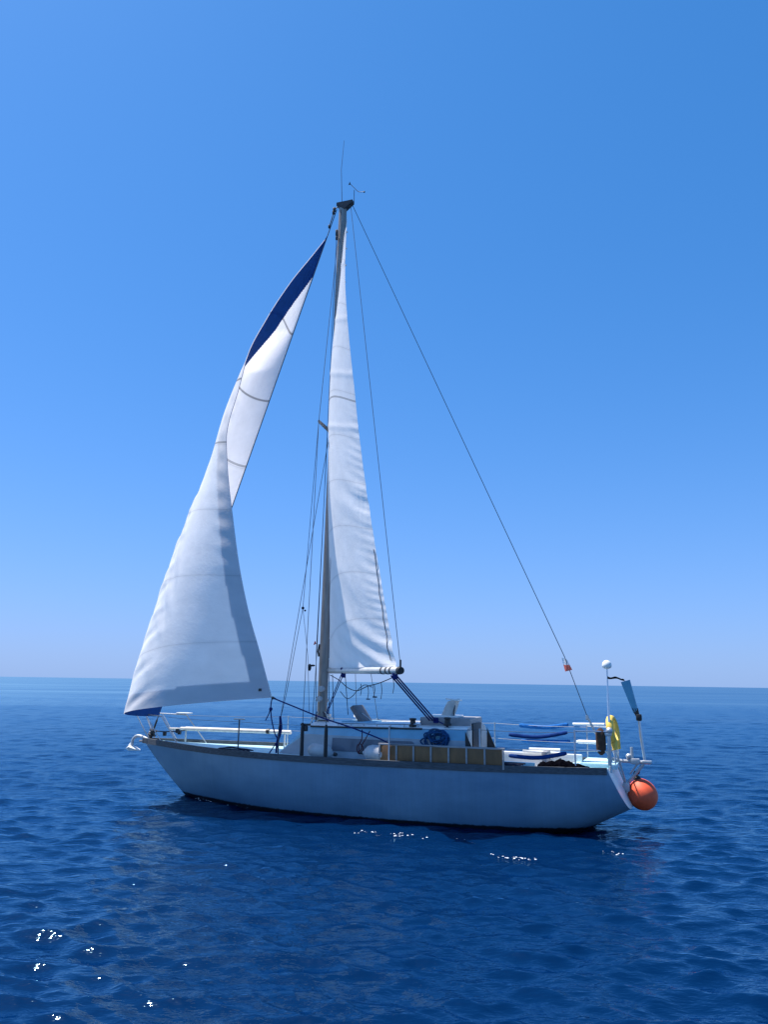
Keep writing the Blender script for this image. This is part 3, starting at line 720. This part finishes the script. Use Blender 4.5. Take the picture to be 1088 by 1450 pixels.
# ------------------------------------------------------------------ stanchions, lifelines, pulpit, pushpit
def stanchion(u, s, z1=1.64):
    v = s*(beam(u)-.07); return part(Mesh().tube([(u, v, .97), (u, v, 1.08), (u, v, z1-.03), (u, v, z1)], [.022, .015, .014, .017], 8).box((u, v, 1.0), (.08, .07, .03)), 'stanchion', 'wire' if (u == 6.87 and s > 0) else 'steel')
ST = [6.87, 3.62, 2.0]
for u in ST: stanchion(u, 1); 
for u in (6.9, 4.9, 3.7, 2.3): stanchion(u, -1)
p = (6.87, beam(6.87)-.07, 1.65); part(Mesh().tube([np.array(p)-(.12, 0, 0), np.array(p)+(.12, 0, 0)], .014, 6), 'stanchion_top', 'cream')
PU = {s: np.array([.44, s*(beam(.44)-.08), 1.0]) for s in (1, -1)}
def lifeline(us_, s, z, end=None, r=.004):
    pts = [(u, s*(beam(u)-.07), z) for u in us_]; out = []
    if end is not None: pts.append(tuple(end))
    for a, b in zip(pts[:-1], pts[1:]): out += sag(a, b, .015, 5)
    return part(Mesh().tube(out, r, 5), 'lifeline', 'wire')
lifeline([9.1, 6.87, 5.0], 1, 1.6, None, .0035)
for z in (1.62, 1.33):
    lifeline([9.1, 6.9, 4.9, 3.7, 2.3], -1, z, PU[-1]+(0, 0, z-1)); lifeline([3.62, 2.0], 1, z, PU[1]+(0, 0, z-1))
# pulpit: raked legs, top rails, small seats
pp = Mesh(); r_ = .013
for s in (1, -1):
    top_f = np.array([10.08, s*.16, 1.64]); top_m = np.array([9.70, s*.30, 1.64]); top_a = np.array([9.16, s*.45, 1.62])
    pp.tube(smooth_path([np.array([10.16, 0, 1.64]), top_f, top_m, top_a], 4), r_, 8)
    pp.tube([top_f+np.array([-.02, 0, 0]), (9.70, s*.10, 1.10)], r_, 8); pp.tube([top_a, (8.62, s*(beam(8.62)-.07), 1.02)], r_, 8)
    pp.tube([top_m, (9.22, s*(beam(9.22)-.05), 1.05)], r_*.9, 8)
part(pp, 'pulpit', 'galv')
part(Mesh().box((9.22, -.46, 1.655), (.34, .16, .03), bev=.01), 'pulpit_seat', 'white')
nl = Mesh()
for (x, y) in ((216, 1037), (233, 1039), (251, 1035), (254, 1037)):
    nl.box(P(x, y, .1), (.07, .06, .09), bev=.015)
nl.tube([P(213, 1034, .05), P(230, 1036, .12), P(252, 1036, .1), P(262, 1034, -.1)], .012, 6)
part(nl, 'furling_block', 'black')
# pushpit
ps = Mesh(); r_ = .014
for s in (1, -1):
    f = PU[s]; a = np.array([-.12, s*(beam(-.05)-.10), 1.0])
    for z in (1.64, 1.33): ps.tube([f+(0, 0, z-1), a+(0, 0, z-1)], r_, 8)
    ps.tube([f, f+(0, 0, .66)], r_, 8); ps.tube([a+(0, 0, -.02), a+(0, 0, .66)], r_, 8)
aP, aS = np.array([-.12, beam(-.05)-.10, 1.0]), np.array([-.12, -(beam(-.05)-.10), 1.0])
for z in (1.64, 1.33):
    for c, d in ((aP, .38), (aS, -.38)):
        ps.tube([c+(0, 0, z-1), np.array([-.16, d, z])], r_, 8)
for d in (.38, -.38): ps.tube([(-.16, d, 1.65), (-.16, d, 1.0)], r_, 8)
ps.tube([(-.16, .38, 1.33), (-.16, -.38, 1.33)], r_*.8, 8)
part(ps, 'pushpit', 'steel')
hc = Mesh().ball(aP+(.0, 0, .66), .055, 8).box(aP+(.03, 0, .6), (.13, .06, .06), bev=.02).box(aP+(.02, 0, .35), (.05, .05, .5), bev=.012)
part(hc, 'rail_clamp', 'galv')
# rudder and skeg below the counter
part(Mesh().box((.62, 0, -.22), (.55, .07, .75), bev=.025), 'rudder', 'dark')
# bow roller
part(Mesh().tube(smooth_path([P(214, 1050, .0), P(203, 1044, 0), P(194, 1042, 0), P(188, 1047, 0), P(186.5, 1056, 0)], 4), .032, 8), 'bow_roller', 'galv')

# wind-vane self-steering at the stern
wv = bpy.data.objects.new('wind_vane', None); COL.objects.link(wv); wv.parent = BOAT; wv.matrix_parent_inverse = INV
vy = -.12
def wpart(m, n_, mat, **k): return part(m, n_, mat, wv, **k)
br = Mesh()
br.tube([P(862, 1073, .1), P(878, 1077, vy), P(922, 1080, vy)], .03, 8)
br.tube([P(912, 1082, vy), P(889, 1110, vy)], .026, 8)
br.tube([P(866, 1040, .2), P(872, 1062, .1), P(880, 1085, 0), P(888, 1112, vy)], .016, 8); br.tube([P(868, 1060, -.2), P(878, 1090, -.15), P(886, 1110, vy)], .014, 8)
br.box(P(888, 1114, vy), (.12, .12, .16), bev=.03)
br.tube([P(896, 1078, vy), P(895, 1058, vy)], [.032, .024], 8); br.ball(P(891, 1071, vy), .05, 8)
br.box(P(900, 1078, vy), (.16, .10, .10), bev=.025).tube([P(893, 1096, vy), P(903, 1082, vy)], .018, 6)
br.box(P(917, 1079, vy), (.16, .12, .05), bev=.015)
wpart(br, 'vane_bracket', 'galv')
wpart(Mesh().tube([P(905, 1013, vy), P(908, 1040, vy), P(914, 1078, vy)], [.022, .026, .022], 10), 'vane_post', 'steel')
cl = Mesh().box(P(905.5, 1016, vy), (.10, .10, .12), bev=.03)
for o in (-3.5, 0, 3): cl.tube([P(900+o, 1003, vy), P(905+o*.4, 1017, vy)], .016, 6)
wpart(cl, 'vane_clamp', 'black')
b4 = [P(880, 966, vy), P(892.5, 962.5, vy), P(904, 1005, vy), P(898, 1010, vy)]
nb = np.array([.25, 1, 0])/1.03*.012
wpart(Mesh().add([q+nb for q in b4]+[q-nb for q in b4], [(0, 1, 2, 3), (7, 6, 5, 4), (0, 4, 5, 1), (1, 5, 6, 2), (2, 6, 7, 3), (3, 7, 4, 0)]), 'vane_blade', 'vane', smooth=False)
# aerial pole with white dome
gp = bpy.data.objects.new('aerial_pole', None); COL.objects.link(gp); gp.parent = BOAT; gp.matrix_parent_inverse = INV
pb, pt = np.array([-.10, .60, 1.0]), P(860, 944, .6)
part(Mesh().tube([pb, pb+(pt-pb)*.72, pb+(pt-pb)*.73, pt], [.02, .02, .014, .012], 8), 'pole', 'steel', gp)
part(Mesh().lathe(pt+np.array([0, 0, -.02]), [(.02, -.02), (.07, 0), (.082, .03), (.080, .06), (.070, .09), (.050, .115), (.025, .128), (.004, .131)], 20), 'dome', 'white', gp, sharp=80)

# ------------------------------------------------------------------ things carried on board
# wooden panel on edge along the port rail
pl0, pl1 = P(537, 1056, 1.30), P(714, 1060, 1.22)
pr = empty('wooden_panel', (2.7, 1.27, .985), 'brown boarded panel with grey metal ribs standing on edge along the near rail', 'panel')
def rel(o, at): o.matrix_parent_inverse = Matrix.Translation(-Vector(at)); return o
at = (2.7, 1.27, .985)
A0 = np.array([pl0[0], 1.285, .985]); A1 = np.array([pl1[0], 1.215, .985]); dA = A1-A0; ang = math.atan2(dA[1], dA[0]); RZ = Matrix.Rotation(ang, 3, 'Z'); Ln = np.linalg.norm(dA); hgt = .325
rel(Mesh().box((A0+A1)/2+(0, 0, hgt/2), (Ln, .03, hgt), RZ, bev=.004).build('board', 'ply', pr), at)
rel(Mesh().box((A0+A1)/2+(0, 0, hgt+.012), (Ln+.03, .05, .03), RZ, bev=.006).build('top_rail', 'grey', pr), at)
nrm = np.array([-math.sin(ang), math.cos(ang), 0]); nrm *= np.sign(nrm[1])
for f_ in np.linspace(.005, .995, 8):
    c = A0+dA*f_+nrm*.024; m = Mesh().box(c+(0, 0, hgt/2), (.032, .016, hgt-.004), RZ, bev=.004); m.ball(c+nrm*.01+np.array((0, 0, hgt*.52)), .012, 5); rel(m.build('rib', 'grey', pr), at)
# fenders lying on the side deck
def fender(c, ax_, L, r, label, mat='fender', taper=.6):
    R_ = Vector(ax_).to_track_quat('Z', 'Y').to_matrix(); c = np.array(c)
    e = empty('fender', c, label, 'fender', 'fenders lying on the side deck')
    pr_ = [(.01, -L/2), (r*.55, -L/2+.01), (r*.85, -L/2+.05), (r, -L/2+.12), (r, L/2-.16), (r*.85, L/2-.08), (r*taper*.8, L/2-.02), (.03, L/2), (.025, L/2+.05)]
    o = Mesh().lathe((0, 0, 0), pr_, 20, R_).build('body', mat, e); o2 = Mesh().lathe(R_ @ Vector((0, 0, L/2+.03)), [(.035, 0), (.035, .05), (.015, .07)], 10, R_).build('eye', 'dark', e)
p = P(453, 1066, 1.15); fender((p[0], 1.12, 1.125), (-1, .05, -.12), .50, .13, 'pale grey tapered fender lying on deck between two dark shroud boots')
p = P(528, 1068, 1.18); fender((p[0]-.05, 1.16, 1.14), (1, -.1, .02), .46, .15, 'dull grey fender lying at the forward end of the brown panel')
# ropes in bundles
def coil(c, r, n, tilt, name, label, mat, rr=.014, drop=.0, cat='rope'):
    m = Mesh(); rg = random.Random(hash(label) % 999)
    for k in range(n):
        pts = []
        a0 = rg.uniform(0, 6.28); rx = r*rg.uniform(.75, 1.15); rz = r*rg.uniform(.8, 1.25)+drop
        for q in range(25):
            a = a0+2*math.pi*q/24; v = Vector((rx*math.cos(a), .02*math.sin(2*a+k)+rg.uniform(-.01, .01)+.012*(k-n/2), rz*math.sin(a)-drop*.5)); pts.append(Vector(c)+tilt @ v)
        m.tube(pts, rr, 6)
    o = m.build(name, mat, None, origin=c); return tag(o, label, cat)
cb = Mesh(); rg = random.Random(4); cc = np.array([2.88, .87, 1.47])
for k in range(13):
    a0 = rg.uniform(0, 6.28); rx = rg.uniform(.12, .27); rz = rg.uniform(.06, .15); tl0 = rg.uniform(-.5, .5); ox, oz = rg.uniform(-.09, .09), rg.uniform(-.07, .04); pts = []
    for q in range(23):
        a = a0+2*math.pi*q/22*rg.uniform(.97, 1.03); x, z = rx*math.cos(a), rz*math.sin(a)*(1.3 if math.sin(a) < 0 else .8)
        pts.append(cc+np.array([ox+x*math.cos(tl0)-z*math.sin(tl0), .02*math.sin(2*a+k)+.010*(k-5)*.6, oz+x*math.sin(tl0)*.4+z]))
    cb.tube(smooth_path(pts, 2), .013, 6)
tag(cb.build('rope_coil', 'coil', None, origin=cc), 'tangled blue rope coil hanging over the aft end of the cabin side', 'rope')
o_ = P(395, 1038, 1.12)
rb = Mesh()
for k in range(7):
    d = random.uniform(-.03, .03); rb.tube(smooth_path([P(397+d*20, 1014, 1.12), P(398+d*90, 1032, 1.12+d), P(394+d*60, 1048, 1.12), P(391.5+d*20, 1060, 1.12)]), .014, 6)
rb.tube([P(391.5, 1056, 1.12), P(391, 1066, 1.1)], .018, 6)
tag(rb.build('rope_bundle', 'blueline', None, origin=P(391, 1066, 1.1)), 'dark blue rope bundle tied upright to the forward shroud ahead of the cabin', 'rope')
rlm = Mesh(); c_ = P(510, 1062, 1.0)
for pts in ([(513, 1033), (512.5, 1046), (508, 1056), (510, 1065)], [(524, 1035), (518, 1046), (513, 1055), (511, 1066)], [(507, 1054), (505.5, 1060), (508, 1067), (513, 1066), (514, 1058), (510, 1053)]):
    rlm.tube(smooth_path([P(x, y, 1.0) for x, y in pts]), .009, 6)
rlm.ball(P(510.5, 1065, 1.0), (.05, .03, .035), 6)
tag(rlm.build('rope_loop', 'darkred', None, origin=c_), 'dark red cord hanging in a loop against the cabin window', 'rope')
for (x, y, n_, lab) in ((331, 1063, 3, 'thin dark line looped loose over the foredeck by the first stanchion'), (724, 1081, 4, 'dark mooring rope looped on the side deck aft of the brown panel')):
    m = Mesh(); rg = random.Random(n_)
    c = P(x, y, 1.0 if n_ == 3 else 1.1)
    for k in range(n_):
        R_ = .28 if n_ == 3 else .14
        m.tube([c+np.array([R_*math.cos(a)*(1+.2*k), .08*math.sin(a)-.03*k, -c[2]+1.02+.02*k+(.10 if n_ == 3 else .06)*max(0, math.sin(a))*(1-.3*k)]) for a in np.linspace(0, 2*math.pi, 22)], .011, 6)
    tag(m.build('loose_rope', 'rope', None, origin=c), lab, 'rope')
# spinnaker pole
a, b = P(256, 1031.5, -.25), P(412, 1037, -.25)
sp_ = empty('spinnaker_pole', (a+b)/2, 'long white pole carried level above the foredeck', 'pole')
atp = (a+b)/2
rel(Mesh().tube([a, a+(b-a)*.04, a+(b-a)*.05, b], [.035, .035, .045, .042], 12).build('tube', 'cream', sp_), atp)
rel(Mesh().box(P(245, 1032.5, -.25), (.14, .05, .05), bev=.015).tube([P(240, 1031, -.25), a], .018, 6).build('jaw', 'cream', sp_), atp)
rel(Mesh().tube([P(378, 1035.5, -.25), P(382, 1035.7, -.25)], .055, 12).build('collar', 'black', sp_), atp)
# chocks that hold the pole up
part(Mesh().tube([(6.55, -.25, 1.0), (6.55, -.25, 1.30)], .02, 8), 'pole_chock', 'galv'); part(Mesh().tube([(9.0, -.25, 1.05), (9.0, -.25, 1.31)], .018, 8), 'pole_chock', 'galv')
# anchor at the bow roller
an = P(184, 1059, 0)
m = Mesh().add([an+np.array(q) for q in ((.12, 0, -.02), (-.02, .10, .03), (-.22, .07, -.02), (-.28, 0, -.05), (-.22, -.07, -.02), (-.02, -.10, .03), (.0, 0, .09), (.05, 0, -.06))],
               [(0, 1, 6), (1, 2, 3, 6), (6, 3, 4, 5), (6, 5, 0), (0, 7, 1), (1, 7, 3, 2), (3, 7, 5, 4), (5, 7, 0)])
m.tube([an+np.array([.03, 0, .06]), P(188, 1050, 0)], .02, 6)
tag(m.build('anchor', 'white', None, origin=an, smooth=False), 'small pale plough anchor hanging from the bow roller', 'anchor')
# blue foam tubes on the lifelines
def foam(x0, y0, xm, ym, x1, y1, v0, v1, r, mat, label):
    a, mdl, b = P(x0, y0, v0), P(xm, ym, (v0+v1)/2), P(x1, y1, v1); pts = smooth_path([a, mdl, b], 7)
    tag(Mesh().tube(pts, [r*.7]+[r]*(len(pts)-2)+[r*.7], 10).build('foam_tube', mat, None, origin=mdl), label, 'foam tube', 'blue foam tubes threaded on the lifelines')
foam(736, 1027, 772, 1030, 805, 1026, -1.18, -1.05, .042, 'foamlight', 'bright blue foam tube, topmost of the four on the stern lifelines')
foam(721, 1040, 762, 1043.5, 804, 1037, 1.18, 1.08, .034, 'foam', 'dark blue sagging foam tube on the near upper lifeline')
foam(739, 1048.5, 775, 1050, 808, 1050, -1.18, -1.05, .034, 'foamlight', 'blue straight foam tube on the far lower lifeline, third down')
foam(721, 1070, 762, 1073, 803, 1066.5, 1.18, 1.08, .034, 'foam', 'dark blue foam tube lowest on the stern lifelines over the cockpit')
# white boathooks on the far coaming
for k, (x0, y0, x1, y1, lab) in enumerate(((750, 1062, 794, 1063.5, 'shorter white bar lying level on the far cockpit coaming'), (741, 1064.5, 798, 1069, 'longer white bar lying slanted across the cockpit under its shorter neighbour'))):
    a, b = P(x0, y0, -.78+.12*k), P(x1, y1, -.78+.12*k); tag(Mesh().tube([a+(0, 0, .02), b+(0, 0, .02)], .027, 10).build('white_bar', 'white', None, origin=a), lab, 'pole')
# white pole lying on the far stern rail
a, b = P(817, 1050, -.85), P(850, 1051.5, -.75); tag(Mesh().tube([a, a+(b-a)*.1, b], [.02, .036, .036], 10).build('rolled_bundle', 'white', None, origin=a), 'slim white roll lashed to the far stern rail behind the brown pouch', 'roll')
a, b = P(812, 1025, -.95), P(857, 1025.5, -.74); part(Mesh().tube([a, b], .022, 10), 'lit_rail_tube', 'white')  # white tube puts the sunlit look of the far rail into colour
# black canvas bundle on the aft deck
bu = Mesh(); G = []
for i in range(19):
    s = i/18; r0 = .03+.10*math.sin(math.pi*min(1, s*1.05))**.7*(1-.35*s); row = []
    for k in range(14):
        a = 2*math.pi*k/14; rr = r0*(1+.22*math.sin(3*a+7*s*5)+.15*math.sin(13*s+a)); row.append((1.08-.86*s, .86+rr*1.3*math.cos(a), 1.035+max(-.04, rr*math.sin(a))))
    G.append(row+[row[0]])
bu.grid(np.array(G)); tag(bu.build('canvas_bundle', 'tarp', None, origin=(.65, .86, 1.0)), 'crumpled black canvas bundle lying on the stern deck', 'canvas')
# brown pouch
p = P(851.5, 1050, .77)
pc = Mesh().box(p, (.165, .10, .42), bev=.0); bm = bmesh.new()
pc = Mesh(); R3_ = []
for i in range(13):
    f_ = i/12; zz_ = -.22+.44*f_; e = (1-abs(2*f_-1)**4)**.5; R3_.append([(p[0]+.083*max(e, .25)*math.copysign(abs(math.cos(a))**.7, math.cos(a)), p[1]+.06*max(e, .25)*math.copysign(abs(math.sin(a))**.7, math.sin(a)), p[2]+zz_) for a in np.linspace(0, 2*math.pi, 17)])
pc.grid(np.array(R3_)); pc.add(R3_[0][:-1], [tuple(range(16))]); pc.add(R3_[-1][:-1], [tuple(range(16))])
tag(pc.build('pouch', 'brown', None, origin=p), 'dark brown rounded pouch hanging on the near stern rails', 'pouch')
# yellow horseshoe lifebuoy
hb = P(869, 1034, .42); hbm = Mesh(); pts = []
for a in np.linspace(-.32*math.pi, 1.32*math.pi, 27):
    loc = np.array([0, .20*math.cos(a), .21*math.sin(a)]); pts.append(loc)
pts = [pts[0]+np.array([0, .02, -.14])]+pts+[pts[-1]+np.array([0, -.02, -.14])]
rot = Matrix.Rotation(math.radians(-9), 3, 'Z') @ Matrix.Rotation(math.radians(9), 3, 'Y')
pts = [np.array(rot @ Vector(q))+hb for q in pts]
hbm.tube(pts, [.04]+[.060]*(len(pts)-2)+[.04], 12, flat=.75)
tag(hbm.build('lifebuoy', 'yellow', None, origin=hb), 'yellow horseshoe lifebuoy hung upright on the stern rail', 'lifebuoy')
# orange ball fender under the vane bracket
bc = P(911, 1126, -.2); e = empty('ball_fender', bc, 'round orange buoy fender hanging off the stern', 'buoy')
prof = []
for k in range(25):
    a = math.pi*k/24; z = -math.cos(a)*.252; r = .252*math.sin(a)
    if z > .08: r *= 1-.10*(z-.08)/.17; z = z*1.12
    prof.append((max(r, .03), z))
tl_ = Matrix.Rotation(math.radians(-16), 3, 'Y') @ Matrix.Identity(3); tl_ = Matrix.Rotation(math.radians(16), 3, 'Y')
Mesh().lathe((0, 0, 0), prof, 36, tl_).build('body', 'orange', e)
nk = tl_ @ Vector((0, 0, .27)); Mesh().lathe(nk, [(.07, -.02), (.06, .03), (.03, .06), (.028, .10), (.005, .11)], 16, tl_).build('neck', 'black', e)
hp = P(908, 1084, -.14); tp = bc+np.array(tl_ @ Vector((0, 0, .37)))
m = Mesh(); m.tube([tp-bc, P(905, 1096, -.16)-bc, hp-bc], .014, 6); m.tube([tp-bc+np.array([.03, 0, 0]), P(900, 1092, -.14)-bc], .012, 6); m.build('lanyard', 'rope', e)
# flag wrapped on the backstay
f0 = P(795, 932, 0); 
fl = empty('flag', f0, 'small white and red flag wrapped against the backstay', 'flag')
def flagpt(a, b):
    x = (1-b)*(795.5+8*a)+b*(801+10*a); y = (1-b)*(931+3*a)+b*(951-2.5*a); return P(x, y, .03*math.sin(6*a+4*b)+.02)
for k, (b0, b1, mt_n) in enumerate(((0, .52, 'flagwhite'), (.52, 1, 'flagred'))):
    A = np.array([[flagpt(a, b_)-f0 for a in np.linspace(0, 1, 8)] for b_ in np.linspace(b0, b1, 7)])
    Mesh().grid(A).build('white_band' if k == 0 else 'red_band', mt_n, fl)
# black pennant on the aerial pole
q = [P(861+22*f_+0, 957.5+3*f_+1.2*math.sin(9*f_), .6+.02*math.sin(8*f_)) for f_ in np.linspace(0, 1, 10)]
ql = [P(861+25*f_, 960.5+3*f_+1.0*math.sin(7*f_+1), .6+.02*math.sin(8*f_)) for f_ in np.linspace(0, 1, 10)]
A = np.array([q, ql]); m = Mesh().grid(A).grid(A+np.array([0, .012, 0]))
m.tube([(a_1+b_1)/2 for a_1, b_1 in zip(q, ql)], .014, 6); tag(m.build('pennant', 'tarp', None, origin=q[0]), 'narrow black pennant streaming aft from the pole under the white dome', 'pennant')

# foam, bubbles and sun glints, all modelled as white flecks on the water
fo = Mesh(); rg = random.Random(21)
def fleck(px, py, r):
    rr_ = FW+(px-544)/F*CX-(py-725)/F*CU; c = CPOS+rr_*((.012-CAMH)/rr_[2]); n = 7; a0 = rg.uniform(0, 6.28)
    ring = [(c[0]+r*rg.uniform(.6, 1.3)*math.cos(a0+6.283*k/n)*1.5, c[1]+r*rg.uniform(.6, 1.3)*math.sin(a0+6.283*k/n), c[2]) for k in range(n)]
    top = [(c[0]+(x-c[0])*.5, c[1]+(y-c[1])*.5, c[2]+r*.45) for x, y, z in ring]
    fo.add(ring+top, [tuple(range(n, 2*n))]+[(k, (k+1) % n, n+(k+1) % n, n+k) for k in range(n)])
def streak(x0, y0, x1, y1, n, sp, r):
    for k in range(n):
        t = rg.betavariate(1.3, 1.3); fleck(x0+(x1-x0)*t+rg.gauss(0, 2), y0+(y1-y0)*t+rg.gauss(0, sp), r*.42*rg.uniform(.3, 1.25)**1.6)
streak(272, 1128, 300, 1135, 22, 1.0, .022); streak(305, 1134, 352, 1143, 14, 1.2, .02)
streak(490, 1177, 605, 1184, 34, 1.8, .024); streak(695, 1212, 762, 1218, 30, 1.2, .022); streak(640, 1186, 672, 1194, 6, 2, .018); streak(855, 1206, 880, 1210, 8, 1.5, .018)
o = fo.build('foam', 'foam_glint', None); o.matrix_world = Matrix.Identity(4); o['kind'] = 'stuff'; o['label'] = 'small white flecks of foam and modelled sun glints on the water along the near side of the hull'; o['category'] = 'foam'
